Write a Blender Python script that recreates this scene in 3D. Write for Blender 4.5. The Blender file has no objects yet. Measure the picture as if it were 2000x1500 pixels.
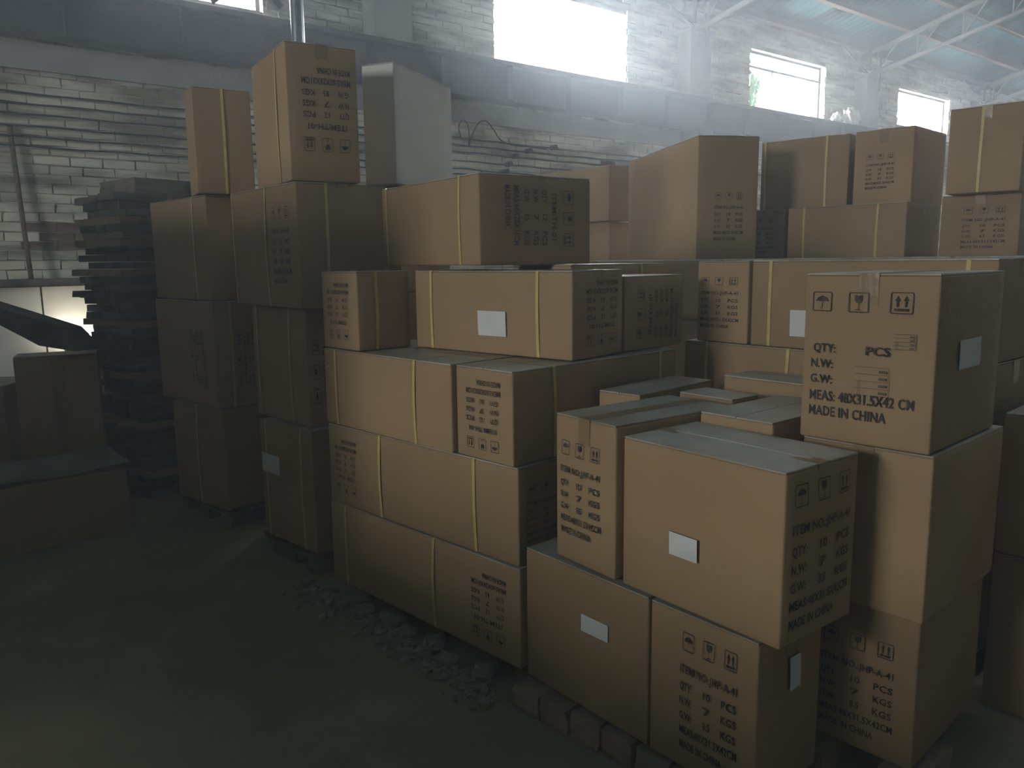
import bpy, bmesh, math, random
from mathutils import Vector, Matrix
R = random.Random(7)
SC = bpy.context.scene
COL = SC.collection

# ------------------------------------------------------------------ camera
H = 1.40
cam_d = bpy.data.cameras.new('camera'); cam = bpy.data.objects.new('camera', cam_d); COL.objects.link(cam)
F_PX, PITCH, ROLL = 1544.16, 0.15503, -0.012465
cam_d.sensor_fit = 'HORIZONTAL'; cam_d.sensor_width = 36.0; cam_d.lens = 36.0 * F_PX / 2000.0
cam_d.clip_start = 0.05; cam_d.clip_end = 200
cp, sp, cr, sr = math.cos(PITCH), math.sin(PITCH), math.cos(ROLL), math.sin(ROLL)
fwd = Vector((0, cp, -sp)); r0 = Vector((1, 0, 0)); u0 = Vector((0, sp, cp))
rv = r0 * cr + u0 * sr; uv = -r0 * sr + u0 * cr
M3 = Matrix((rv, uv, -fwd)).transposed()
cam.matrix_world = Matrix.Translation((0, 0, H)) @ M3.to_4x4()
SC.camera = cam

# ------------------------------------------------------------------ frame of the hall: u along the brick wall, v off it
TH = math.radians(51.6)
UX = Vector((math.sin(TH), math.cos(TH), 0)); NX = Vector((math.cos(TH), -math.sin(TH), 0))
P0 = NX * -7.5
def W(u, v, z): return P0 + UX * u + NX * v + Vector((0, 0, z))
WM = Matrix.Translation(P0) @ Matrix(((UX.x, NX.x, 0, 0), (UX.y, NX.y, 0, 0), (0, 0, 1, 0), (0, 0, 0, 1)))
WANG = math.atan2(UX.y, UX.x)

# ------------------------------------------------------------------ light and exposure
SC.view_settings.view_transform = 'Standard'; SC.view_settings.look = 'None'
SC.view_settings.gamma = 1.0; SC.view_settings.use_curve_mapping = False
SC.view_settings.exposure = 0.12
SKY = 46.0
world = bpy.data.worlds.new('overcast_sky'); SC.world = world; world.use_nodes = True
bg = world.node_tree.nodes['Background']; bg.inputs[0].default_value = (0.94, 0.97, 1.0, 1); bg.inputs[1].default_value = SKY
SC.cycles.use_denoising = True
SC.cycles.max_bounces = 8; SC.cycles.diffuse_bounces = 5; SC.cycles.volume_bounces = 1
SC.cycles.sample_clamp_indirect = 3.0

U0, U1, V1 = -9.0, 24.0, 16.0            # hall extent
EAVE, SLOPE, RIDGE_V = 5.0, 0.25, 8.0
WINS = [(2.05, 3.06, 3.70, 4.5), (5.75, 7.9, 3.66, 4.5), (10.58, 12.66, 3.66, 4.5), (15.18, 17.28, 3.82, 4.47), (20.0, 22.1, 3.7, 4.5)]
ADDED_SKYL = (12.0, 15.0, 6.0, 7.2)              # unseen skylight strip added to light the rear cartons (u range, v range)
ADDED_OPENING = (5.1, 6.9, 2.3, 4.0)              # unseen end wall opening added to light the carton fronts (v range, z range)
def portal(name, loc, rot_to, sx, sy):
    l = bpy.data.lights.new(name, 'AREA'); l.shape = 'RECTANGLE'; l.size = sx; l.size_y = sy
    l.cycles.is_portal = True
    o = bpy.data.objects.new(name, l); COL.objects.link(o)
    o.matrix_world = Matrix.Translation(loc) @ Vector(rot_to).to_track_quat('-Z', 'Y').to_matrix().to_4x4()
    return o
for i, (a, b, c, d) in enumerate(WINS):
    portal('window_portal', W((a + b) / 2, -0.13, (c + d) / 2), NX, b - a, d - c)
portal('added_opening_portal', W(U0 - 0.13, (ADDED_OPENING[0] + ADDED_OPENING[1]) / 2, (ADDED_OPENING[2] + ADDED_OPENING[3]) / 2), UX, ADDED_OPENING[1] - ADDED_OPENING[0], ADDED_OPENING[3] - ADDED_OPENING[2])

portal('added_skylight_portal', W((ADDED_SKYL[0] + ADDED_SKYL[1]) / 2, (ADDED_SKYL[2] + ADDED_SKYL[3]) / 2, EAVE + SLOPE * (ADDED_SKYL[2] + ADDED_SKYL[3]) / 2 + .25), -Vector((0, 0, 1)), 3.2, 1.4)

# ------------------------------------------------------------------ materials
def nd(nt, t, **k):
    n = nt.nodes.new(t)
    for a, b in k.items(): setattr(n, a, b)
    return n
def mat(name, col, rough=0.8, col2=None, nscale=4.0, ndet=6, contrast=(0.35, 0.65), bump=0.0, bscale=60.0, metal=0.0,
        rand=0.0, spec=0.3, coord='Object', stretch=(1, 1, 1), emit=None, trans=0.0):
    m = bpy.data.materials.new(name); m.use_nodes = True; nt = m.node_tree; b = nt.nodes['Principled BSDF']
    b.inputs['Roughness'].default_value = rough; b.inputs['Metallic'].default_value = metal
    b.inputs['Specular IOR Level'].default_value = spec
    L = nt.links.new
    tc = nd(nt, 'ShaderNodeTexCoord'); mp = nd(nt, 'ShaderNodeMapping'); mp.inputs['Scale'].default_value = stretch
    if coord == 'World': L(nd(nt, 'ShaderNodeNewGeometry').outputs['Position'], mp.inputs[0])
    else: L(tc.outputs[coord], mp.inputs[0])
    col4 = (*col, 1)
    if col2:
        n = nd(nt, 'ShaderNodeTexNoise'); n.inputs['Scale'].default_value = nscale; n.inputs['Detail'].default_value = ndet
        L(mp.outputs[0], n.inputs[0])
        r = nd(nt, 'ShaderNodeValToRGB'); r.color_ramp.elements[0].position = contrast[0]; r.color_ramp.elements[1].position = contrast[1]
        r.color_ramp.elements[0].color = col4; r.color_ramp.elements[1].color = (*col2, 1)
        L(n.outputs[0], r.inputs[0]); out = r.outputs[0]
    else:
        rgb = nd(nt, 'ShaderNodeRGB'); rgb.outputs[0].default_value = col4; out = rgb.outputs[0]
    if rand:
        oi = nd(nt, 'ShaderNodeObjectInfo'); hs = nd(nt, 'ShaderNodeHueSaturation')
        ma = nd(nt, 'ShaderNodeMapRange'); ma.inputs[3].default_value = 1 - rand; ma.inputs[4].default_value = 1 + rand
        L(oi.outputs['Random'], ma.inputs[0]); L(ma.outputs[0], hs.inputs['Value']); L(out, hs.inputs['Color']); out = hs.outputs[0]
    L(out, b.inputs['Base Color'])
    if bump:
        n2 = nd(nt, 'ShaderNodeTexNoise'); n2.inputs['Scale'].default_value = bscale; n2.inputs['Detail'].default_value = 4
        L(mp.outputs[0], n2.inputs[0])
        bp = nd(nt, 'ShaderNodeBump'); bp.inputs['Strength'].default_value = bump; bp.inputs['Distance'].default_value = 0.01
        L(n2.outputs[0], bp.inputs['Height']); L(bp.outputs[0], b.inputs['Normal'])
    if emit:
        b.inputs['Emission Color'].default_value = (*emit[0], 1); b.inputs['Emission Strength'].default_value = emit[1]
    if trans: b.inputs['Transmission Weight'].default_value = trans
    return m

KRAFT = mat('kraft_board', (0.315, 0.208, 0.110), 0.72, (0.378, 0.255, 0.136), 2.5, 5, (0.3, 0.7), 0.12, 90, rand=0.10)
KRAFT_TOP = mat('dusty_window_lit_kraft', (0.30, 0.25, 0.18), 0.42, (0.54, 0.53, 0.48), 2.2, 8, (0.38, 0.66), 0.15, 90, rand=0.08, spec=0.5)  # dust on the board, lightened further for window light on the tops
KRAFT_PALE = mat('pale_window_lit_board', (0.62, 0.61, 0.57), 0.7, (0.72, 0.71, 0.67), 2.5, 5, (0.3, 0.7), 0.12, 90)  # pale board colour stands in for window light on the tall carton
KRAFT_EDGE = mat('board_edge', (0.33, 0.22, 0.13), 0.9, (0.22, 0.15, 0.09), 60, 2)
KRAFT_IN = mat('board_inside', (0.22, 0.16, 0.10), 0.9, (0.26, 0.19, 0.12), 4, 4)
INK = mat('black_print', (0.035, 0.028, 0.03), 0.7, (0.12, 0.09, 0.07), 35, 4, (0.45, 0.8))
INK_THIN = mat('thin_print', (0.11, 0.085, 0.07), 0.7)
STRAP = mat('yellow_strap', (0.62, 0.50, 0.17), 0.4, (0.52, 0.42, 0.14), 30, 3, spec=0.5)
TAPE = mat('brown_tape', (0.25, 0.165, 0.085), 0.3, (0.29, 0.20, 0.11), 8, 3, spec=0.6, bump=0.2, bscale=40)
PAPER = mat('paper_label', (0.72, 0.73, 0.70), 0.7, (0.66, 0.67, 0.65), 12, 3)
PLASTIC = mat('white_plastic', (0.85, 0.88, 0.90), 0.25, spec=0.7)
BRICK_W = mat('limewashed_brick', (0.27, 0.25, 0.185), 0.95, (0.84, 0.81, 0.68), 1.1, 12, (0.36, 0.60), 0.9, 14, coord='World', stretch=(1, 1, 5.5))
BRICK_B = mat('bare_brick', (0.12, 0.06, 0.045), 0.95, (0.24, 0.17, 0.13), 6, 7, (0.35, 0.65), 0.6, 30)
MORTAR = mat('mortar', (0.17, 0.16, 0.13), 0.95, (0.55, 0.54, 0.48), 1.6, 11, (0.38, 0.62), 0.8, 18, coord='World', stretch=(1, 1, 4))
BAND = mat('plastered_band', (0.30, 0.31, 0.30), 0.9, (0.40, 0.41, 0.39), 3, 7, (0.3, 0.7), 0.4, 20)
STEEL = mat('painted_steel', (0.04, 0.038, 0.045), 0.6, (0.065, 0.06, 0.068), 5, 5, (0.3, 0.7), 0.2, 30)
RUST = mat('rusty_steel', (0.07, 0.04, 0.03), 0.75, (0.11, 0.075, 0.06), 6, 6, (0.35, 0.65), 0.3, 30)
GALV = mat('galvanised_pipe', (0.55, 0.57, 0.6), 0.3, (0.42, 0.44, 0.47), 20, 4, metal=0.9)
TRUSS = mat('grey_truss_paint', (0.14, 0.145, 0.14), 0.7, (0.20, 0.20, 0.19), 5, 5)
ROOF = mat('teal_roof_sheet', (0.02, 0.13, 0.16), 0.65, (0.04, 0.18, 0.21), 2.0, 6, (0.3, 0.7), 0.1, 30, spec=0.25)
FLOOR = mat('worn_concrete', (0.21, 0.175, 0.12), 0.9, (0.32, 0.27, 0.19), 1.6, 10, (0.3, 0.7), 0.5, 12)
WOOD = mat('grey_pallet_wood', (0.12, 0.09, 0.065), 0.85, (0.20, 0.15, 0.11), 3, 6, (0.35, 0.65), 0.4, 30, stretch=(1, 8, 8))
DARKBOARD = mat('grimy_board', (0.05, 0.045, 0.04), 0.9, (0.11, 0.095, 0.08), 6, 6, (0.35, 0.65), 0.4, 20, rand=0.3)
CLAY = mat('curb_brick', (0.23, 0.16, 0.11), 0.95, (0.31, 0.23, 0.17), 8, 8, (0.3, 0.7), 0.8, 25, rand=0.12)
RUBBLE = mat('pale_rubble', (0.22, 0.20, 0.17), 0.95, (0.33, 0.30, 0.26), 12, 6, bump=0.6, bscale=30)
WIRE = mat('dark_wire', (0.05, 0.05, 0.055), 0.6)
LEAF = mat('green_leaf', (0.05, 0.18, 0.04), 0.6)
PALE = mat('pale_foam_board', (0.55, 0.56, 0.53), 0.9, (0.62, 0.62, 0.59), 5, 5, bump=0.1)
PLAIN = mat('plain_render', (0.22, 0.22, 0.20), 0.95, (0.30, 0.30, 0.27), 1, 6)
GLOW = mat('lit_tube', (1, 1, 1), 0.5, emit=((1.0, 0.93, 0.75), 60.0))

# ------------------------------------------------------------------ mesh helpers
def link(name, me, m, parent=None, mw=None, smooth=False):
    o = bpy.data.objects.new(name, me); COL.objects.link(o)
    if m is not None:
        for x in (m if isinstance(m, (list, tuple)) else [m]): me.materials.append(x)
    if parent is not None: o.parent = parent
    if mw is not None: o.matrix_basis = mw
    if smooth:
        for p in me.polygons: p.use_smooth = True
    return o
def bm_obj(name, bm, m, parent=None, mw=None, smooth=False):
    me = bpy.data.meshes.new(name); bmesh.ops.recalc_face_normals(bm, faces=bm.faces); bm.to_mesh(me); bm.free()
    return link(name, me, m, parent, mw, smooth)
def boxb(bm, x0, x1, y0, y1, z0, z1, mi=0, jit=0.0):
    vs = [bm.verts.new((x + R.uniform(-jit, jit), y + R.uniform(-jit, jit), z + R.uniform(-jit, jit))) for x in (x0, x1) for y in (y0, y1) for z in (z0, z1)]
    for f in ((0, 1, 3, 2), (4, 6, 7, 5), (0, 4, 5, 1), (2, 3, 7, 6), (0, 2, 6, 4), (1, 5, 7, 3)):
        fc = bm.faces.new([vs[i] for i in f]); fc.material_index = mi
    return vs
def tube(bm, pts, r, n=8, cap=True):
    pts = [Vector(p) for p in pts]; rings = []
    for i, p in enumerate(pts):
        d = (pts[min(i + 1, len(pts) - 1)] - pts[max(i - 1, 0)]).normalized()
        a = d.cross(Vector((0, 0, 1)))
        if a.length < 1e-3: a = d.cross(Vector((1, 0, 0)))
        a.normalize(); b = d.cross(a)
        rings.append([bm.verts.new(p + (a * math.cos(t) + b * math.sin(t)) * r) for t in [2 * math.pi * k / n for k in range(n)]])
    for A, B in zip(rings, rings[1:]):
        for k in range(n): bm.faces.new((A[k], A[(k + 1) % n], B[(k + 1) % n], B[k]))
    if cap: bm.faces.new(rings[0]); bm.faces.new(rings[-1][::-1])
def bar(bm, p, q, w, h):
    p, q = Vector(p), Vector(q); d = (q - p).normalized(); s = d.cross(Vector((0, 0, 1)))
    if s.length < 1e-3: s = Vector((1, 0, 0))
    s.normalize(); t = s.cross(d)
    vs = [bm.verts.new(e + s * a * w / 2 + t * b * h / 2) for e in (p, q) for a in (-1, 1) for b in (-1, 1)]
    for f in ((0, 1, 3, 2), (4, 6, 7, 5), (0, 4, 5, 1), (2, 3, 7, 6), (0, 2, 6, 4), (1, 5, 7, 3)): bm.faces.new([vs[i] for i in f])
def tag(o, label=None, cat=None, group=None, kind=None):
    if label: o['label'] = label
    if cat: o['category'] = cat
    if group: o['group'] = group
    if kind: o['kind'] = kind
    return o
def empty(name, loc, rz=0.0, **k):
    o = bpy.data.objects.new(name, None); COL.objects.link(o); o.location = loc; o.rotation_euler = (0, 0, rz)
    o.empty_display_size = 0.1
    return tag(o, **k)
def struct(name, bm, m, mw=WM): 
    o = bm_obj(name, bm, m, None, mw); o['kind'] = 'structure'; return o

# ------------------------------------------------------------------ structure
bm = bmesh.new(); boxb(bm, U0, U1, 0, V1, -0.2, 0.0); struct('floor', bm, FLOOR)

def brick_wall():
    L, Hh, J = 0.24, 0.066, 0.010
    z0, ztop = 0.0, 5.02
    # solid mortar backing with window openings
    bm = bmesh.new()
    us = [U0]; 
    for a, b, c, d in WINS: us += [a, b]
    us.append(U1)
    for k in range(len(us) - 1):
        a, b = us[k], us[k + 1]
        if k % 2 == 0: boxb(bm, a, b, -0.24, -0.006, z0, ztop)
        else:
            w = WINS[k // 2]; boxb(bm, a, b, -0.24, -0.006, z0, w[2]); boxb(bm, a, b, -0.24, -0.006, w[3], ztop)
    wall = struct('wall_back', bm, MORTAR)
    rr = random.Random(3); cells = []
    nrow = int(ztop / (Hh + J))
    for r in range(nrow):
        z = r * (Hh + J) + J
        u = 0.2 - (0.125 if r % 2 else 0)
        while u < 24:
            u2 = u + L * rr.uniform(0.97, 1.03)
            segs = [(u, u2)]
            for a, b, c, d in WINS:
                if z + Hh > c and z < d:
                    s2 = []
                    for p, q in segs:
                        if q <= a or p >= b: s2.append((p, q)); continue
                        if p < a - 0.03: s2.append((p, a))
                        if q > b + 0.03: s2.append((b, q))
                    segs = s2
            for p, q in segs: cells.append((p, q, z))
            u = u2 + J
    def near(c):
        u, z = (c[0] + c[1]) / 2, c[2]
        vis = (u < 2.5 and 1.3 < z < 2.95)
        return (0 if vis else 1, (u * u + (z - 1.4) ** 2))
    cells.sort(key=near)
    def brick_mesh(p, q):
        b = bmesh.new(); o = rr.uniform(0.002, 0.016)
        x0, x1 = -(q - p) / 2, (q - p) / 2
        v = boxb(b, x0, x1, -0.03, o, -Hh / 2, Hh / 2, 0, 0.006)
        return b
    proto = []
    for k in range(14):
        b = brick_mesh(0, L); me = bpy.data.meshes.new('brick'); bmesh.ops.recalc_face_normals(b, faces=b.faces); b.to_mesh(me); b.free()
        me.materials.append(BRICK_W if k < 12 else BRICK_B); proto.append(me)
    for (p, q, z) in cells[:300]:
        u = (p + q) / 2
        bare = (1.02 < u < 1.62 and 1.50 < z < 1.74) or z < 1.30
        me = proto[12 + rr.randrange(2)] if (bare or rr.random() < 0.004) else proto[rr.randrange(12)]
        o = bpy.data.objects.new('brick', me); COL.objects.link(o); o.parent = wall
        o.location = (u, 0, z + Hh / 2); o.rotation_euler = (rr.uniform(-.02, .02), rr.uniform(-.012, .012), rr.uniform(-.015, .015)); o.scale = ((q - p) / L, 1, 1)
    bm = bmesh.new()
    for (p, q, z) in cells[300:]:
        o = rr.uniform(0.002, 0.014)
        mi = 1 if (z < 1.25 or rr.random() < 0.004) else 0
        boxb(bm, p, q, -0.03, o, z, z + Hh, mi, 0.0055)
    s = bm_obj('brick_courses', bm, [BRICK_W, BRICK_B], wall); s['kind'] = 'stuff'
    return wall
brick_wall()

# other three walls (behind and beside the photographer) and the roof
bm = bmesh.new()
boxb(bm, U0, U1, V1, V1 + 0.24, 0, 5.02)
struct('wall_front', bm, PLAIN)
def gable(name, u, wall_gap=None):
    bm = bmesh.new(); zr = EAVE + SLOPE * RIDGE_V; zb = wall_gap[3] if wall_gap else 0.0
    prof = [(-0.24, zb), (V1 + 0.24, zb), (V1 + 0.24, 4.96), (RIDGE_V, zr), (-0.24, 4.96)]
    A = [bm.verts.new((u, v, z)) for v, z in prof]; B = [bm.verts.new((u + 0.24, v, z)) for v, z in prof]
    bm.faces.new(A); bm.faces.new(B[::-1])
    for i in range(5): bm.faces.new((A[i], A[(i + 1) % 5], B[(i + 1) % 5], B[i]))
    if wall_gap: boxb(bm, u, u + .24, -0.24, wall_gap[0], 0, zb); boxb(bm, u, u + .24, wall_gap[1], V1 + .24, 0, zb); boxb(bm, u, u + .24, wall_gap[0], wall_gap[1], 0, wall_gap[2])
    struct(name, bm, PLAIN)
gable('wall_left', U0 - 0.24, ADDED_OPENING); gable('wall_right', U1)

def roof():
    bm = bmesh.new(); zr = EAVE + SLOPE * RIDGE_V + 0.08
    zf = lambda v: zr - SLOPE * abs(v - RIDGE_V)
    for (ua, ub, va, vb) in ((U0 - .3, U1 + .3, -.3, ADDED_SKYL[2]), (U0 - .3, ADDED_SKYL[0], ADDED_SKYL[2], ADDED_SKYL[3]), (ADDED_SKYL[1], U1 + .3, ADDED_SKYL[2], ADDED_SKYL[3]), (U0 - .3, U1 + .3, ADDED_SKYL[3], RIDGE_V), (U0 - .3, U1 + .3, RIDGE_V, V1 + .3)):
        za, zb = zf(va), zf(vb)
        A = [bm.verts.new((ua, va, za)), bm.verts.new((ub, va, za)), bm.verts.new((ub, vb, zb)), bm.verts.new((ua, vb, zb))]
        B = [bm.verts.new(v.co + Vector((0, 0, 0.04))) for v in A]
        bm.faces.new(A); bm.faces.new(B[::-1])
        for i in range(4): bm.faces.new((A[i], A[(i + 1) % 4], B[(i + 1) % 4], B[i]))
    ceil = struct('ceiling', bm, ROOF)
    # corrugated sheets under the deck, where the photograph looks
    w = 0.90; b = bmesh.new(); n = 36; Lr = 4.4
    rows = []
    for j in range(2):
        v = -0.28 + j * Lr
        rows.append([b.verts.new((i * w / n, v, EAVE + SLOPE * v + 0.022 * math.sin(2 * math.pi * i / 6.0) * 0.8 + (0.012 if i < 2 else 0))) for i in range(n + 1)])
    for i in range(n): b.faces.new((rows[0][i], rows[0][i + 1], rows[1][i + 1], rows[1][i]))
    bmesh.ops.solidify(b, geom=b.faces, thickness=0.004)
    me = bpy.data.meshes.new('roof_sheet'); b.to_mesh(me); b.free(); me.materials.append(ROOF)
    u = 8.2
    while u < 23.0:
        o = bpy.data.objects.new('roof_sheet', me); COL.objects.link(o); o.parent = ceil; o.location = (u, 0, R.uniform(-0.004, 0.004)); u += 0.905
    # purlins
    for v in (0.10, 0.80, 1.52, 2.25, 3.0):
        bm = bmesh.new(); z = EAVE + SLOPE * v - 0.035
        boxb(bm, 4, 23.9, v - 0.035, v + 0.035, z - 0.12, z - 0.005); boxb(bm, 4, 23.9, v - 0.035, v + 0.065, z - 0.12, z - 0.108)
        bm_obj('purlin', bm, RUST, ceil)
roof()

# thin dusty haze, added and tinted blue to imitate lens glare
HAZE = bpy.data.materials.new('dusty_glare_haze'); HAZE.use_nodes = True; nt = HAZE.node_tree; nt.nodes.clear()
vo = nd(nt, 'ShaderNodeVolumeScatter'); vo.inputs['Color'].default_value = (0.76, 0.88, 1.0, 1); vo.inputs['Density'].default_value = 0.024; vo.inputs['Anisotropy'].default_value = 0.35
mo = nd(nt, 'ShaderNodeOutputMaterial'); nt.links.new(vo.outputs[0], mo.inputs['Volume'])
bm = bmesh.new(); boxb(bm, U0 - .6, U1 + .6, -1.2, V1 + .6, -0.4, 7.8)
o = struct('dusty_glare_haze', bm, HAZE)
PLUME = HAZE.copy(); PLUME.name = 'glare_plume'; [n for n in PLUME.node_tree.nodes if n.type == 'VOLUME_SCATTER'][0].inputs['Density'].default_value = 0.065  # haze cloud added to imitate lens bloom around the biggest window
bm = bmesh.new(); bmesh.ops.create_icosphere(bm, subdivisions=4, radius=1.0, matrix=Matrix.Translation((6.3, 2.65, 3.38)) @ Matrix.Diagonal((3.0, 2.15, 1.15, 1)))
o2 = struct('glare_plume', bm, PLUME); o2['kind'] = 'stuff'; o2['label'] = 'thicker haze added as lens glow in front of the biggest bright window'; o2['category'] = 'haze'; o['kind'] = 'stuff'; o['label'] = 'thin dusty haze added as lens glare, filling the air of the hall'; o['category'] = 'haze'

# plastered ring band below the beam, piers with pads
bm = bmesh.new(); boxb(bm, U0, U1, 0.0, 0.05, 2.93, 3.14); struct('trim_1', bm, BAND)
for i, u in enumerate((-0.5, 4.30, 9.12, 13.80, 18.5)):
    bm = bmesh.new(); boxb(bm, u - 0.22, u + 0.22, 0.018, 0.16, 0.0, 2.93); boxb(bm, u - 0.22, u + 0.22, 0.02, 0.24, 3.6, 4.42, 0)
    boxb(bm, u - 0.26, u + 0.26, 0.018, 0.27, 4.42, 4.47)
    o = struct('pillar_%d' % (i + 1), bm, BAND)

# roof trusses
def truss(u):
    root = empty('roof_truss', W(u, 0, 0), WANG, label=None)
    root.matrix_basis = WM @ Matrix.Translation((u, 0, 0))
    b0 = (0, 0.2, 4.50); V = 4.2
    bm = bmesh.new(); tube(bm, [(0, 0.12, 4.47), (0, V, 4.47 + 0.215 * V)], 0.035); bm_obj('bottom_chord', bm, TRUSS, root, None, True)
    bm = bmesh.new(); bar(bm, (0, -0.0, EAVE - 0.19), (0, V, EAVE - 0.19 + SLOPE * V), 0.06, 0.06); bm_obj('top_chord', bm, TRUSS, root)
    k = 0
    for v in (0.28, 0.95, 1.65, 2.35, 3.1, 3.8):
        zb = 4.47 + 0.215 * v; zt = EAVE - 0.2 + SLOPE * v
        bm = bmesh.new(); tube(bm, [(0, v, zb), (0, v, zt)], 0.014, 6); bm_obj('web_bar', bm, TRUSS, root)
        bm = bmesh.new(); v2 = v + 0.35; tube(bm, [(0, v, zb), (0, v2, EAVE - 0.2 + SLOPE * v2)], 0.012, 6); bm_obj('web_bar', bm, TRUSS, root)
    for dv, z0, z1, du in ((0.34, 4.20, 4.80, 0.0), (0.22, 4.55, 4.85, -0.12)):
        bm = bmesh.new(); tube(bm, [(du, dv, z0), (du, dv, z1)], 0.022, 6); bm_obj('hanger_rod', bm, RUST, root)
    for s in (-1, 1):   # braces running along the wall from the node to the eave
        bm = bmesh.new(); tube(bm, [(0, 0.14, 4.5), (s * 0.95, 0.14, 4.86)], 0.018, 6); bm_obj('wall_brace', bm, TRUSS, root)
    return root
tr = [truss(u) for u in (9.12, 13.80, 18.5)]
tag(tr[0], 'grey steel roof truss springing from the pier between the big window and the middle one', 'truss', 'steel roof trusses')
tag(tr[1], 'grey steel roof truss springing from the pier between the middle and the farthest window', 'truss', 'steel roof trusses')
tag(tr[2], 'most distant grey steel roof truss, beyond the farthest window', 'truss', 'steel roof trusses')

# crane beam on the wall
root = empty('crane_beam', W(0, 0.3, 3.1), WANG, label='long dark steel crane beam with stiffener plates running under the windows', cat='beam')
root.matrix_basis = WM
ub0, ub1 = -8.5, 23.5
for nm, a in (('web', (ub0, ub1, 0.245, 0.257, 3.16, 3.52)), ('top_flange', (ub0, ub1, 0.14, 0.36, 3.52, 3.545)), ('bottom_flange', (ub0, ub1, 0.15, 0.35, 3.14, 3.16))):
    bm = bmesh.new(); boxb(bm, *a); bm_obj(nm, bm, STEEL, root)
bm = bmesh.new(); boxb(bm, ub0, ub1, 0.22, 0.28, 3.547, 3.59); bm_obj('rail', bm, RUST, root)
st = bmesh.new(); boxb(st, -0.006, 0.006, 0.257, 0.345, 3.162, 3.518); me = bpy.data.meshes.new('stiffener_plate'); bmesh.ops.recalc_face_normals(st, faces=st.faces); st.to_mesh(me); st.free(); me.materials.append(STEEL)
u = 5.74 - 0.88 * 7
while u < 20:
    o = bpy.data.objects.new('stiffener_plate', me); COL.objects.link(o); o.parent = root; o.location = (u, 0, 0); u += 0.88
for i, u in enumerate((-0.5, 4.30, 9.12, 13.80, 18.5)):
    bm = bmesh.new(); boxb(bm, u - 0.16, u + 0.16, 0.05, 0.36, 2.96, 3.14)
    bm_obj('bracket', bm, STEEL, root)

# windows: reveals, thin frames; sky outside
for i, (a, b, c, d) in enumerate(WINS):
    bm = bmesh.new(); t = 0.035
    boxb(bm, a, a + t, -0.16, -0.10, c, d); boxb(bm, b - t, b, -0.16, -0.10, c, d)
    boxb(bm, a, b, -0.16, -0.10, c, c + t); boxb(bm, a, b, -0.16, -0.10, d - t, d)
    if i == 1: bm.free(); continue
    if i == 2: boxb(bm, a, b, -0.15, -0.11, d - 0.24, d - 0.205); boxb(bm, a + 0.72, a + 0.75, -0.15, -0.11, d - 0.36, d - 0.2)
    struct('window_%d' % (i + 1), bm, BAND)
# creeper leaves in the middle window
bm = bmesh.new(); rr = random.Random(5)
for k in range(230):
    vv = rr.uniform(-0.45, -0.30); zz = rr.uniform(3.80, 4.27); uu = 10.60 + 1.41 * abs(vv) + abs(rr.gauss(0, 0.10))
    if uu > 11.5: continue
    a = rr.uniform(0, 6.28); s = rr.uniform(0.03, 0.055)
    c = Vector((uu, vv, zz)); e = Vector((math.cos(a), rr.uniform(-.5, .5), math.sin(a))) * s; f = Vector((-math.sin(a), rr.uniform(-.5, .5), math.cos(a))) * s * 0.6
    vs = [bm.verts.new(c - e), bm.verts.new(c + f), bm.verts.new(c + e), bm.verts.new(c - f)]; bm.faces.new(vs)
o = bm_obj('creeper_foliage', bm, LEAF, None, WM); tag(o, 'green creeper leaves hanging outside the middle window', 'foliage', kind='stuff')

# wires under the beam
for k, (z0, dz) in enumerate(((2.76, -0.01), (2.68, 0.0), (2.60, 0.01), (2.51, 0.0), (2.43, -0.01), (2.35, 0.02))):
    bm = bmesh.new(); pts = []
    uend = (8.6, 8.3, 8.0, 7.6, 7.4, 7.0)[k]
    for i in range(41):
        u = -1.0 + (uend + 1.0) * i / 40.0
        pts.append((u, 0.07, z0 + dz * u / 8 - 0.018 * math.sin(math.pi * ((u + 0.5) / 4.8 % 1.0)) + 0.004 * math.sin(u * 9 + k)))
    tube(bm, pts, 0.0085, 6)
    o = bm_obj('wall_wire', bm, WIRE, None, WM)
    tag(o, '%s of the dark wires strung along the brick wall below the beam' % ('topmost', 'second from top', 'third from top', 'fourth from top', 'fifth from top', 'lowest')[k], 'wire', 'wires strung under the crane beam')
    for u in ((6.6, 6.2, 6.0, 5.9, 5.85, 5.8)[k],):
        bm = bmesh.new(); tube(bm, [(u, 0.0, z0 + dz * u / 8), (u, 0.09, z0 + dz * u / 8)], 0.03, 8); bm_obj('insulator', bm, STEEL, o)
bm = bmesh.new(); pts = []
for (x, z) in ((5.20, 2.74), (5.17, 2.86), (5.22, 2.93), (5.29, 2.90), (5.31, 2.76), (5.30, 2.66), (5.36, 2.80), (5.45, 2.93), (5.56, 2.95), (5.66, 2.86), (5.76, 2.76), (5.95, 2.72), (6.2, 2.72), (6.5, 2.71)): pts.append((x, 0.09, z))
cu = []
for i in range(len(pts) - 1):
    p0, p1, p2, p3 = [Vector(pts[min(max(j, 0), len(pts) - 1)]) for j in (i - 1, i, i + 1, i + 2)]
    for s in range(4):
        t = s / 4; cu.append(0.5 * ((2 * p1) + (p2 - p0) * t + (2 * p0 - 5 * p1 + 4 * p2 - p3) * t * t + (3 * p1 - p0 - 3 * p2 + p3) * t ** 3))
tube(bm, cu, 0.0075, 6)
o = bm_obj('loose_wire', bm, WIRE, None, WM); tag(o, 'loose looped dark wire curling above the wall wires beside the bright carton', 'wire')

# leaning pole at the left of the wall
bm = bmesh.new(); tube(bm, [(0.93, 0.045, 2.50), (0.945, 0.08, 1.9), (0.96, 0.12, 1.302)], 0.019, 8)
o = bm_obj('wooden_pole', bm, WOOD, None, WM, True); tag(o, 'thin wooden pole leaning on the brick wall above the dark ledge', 'pole')
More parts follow.
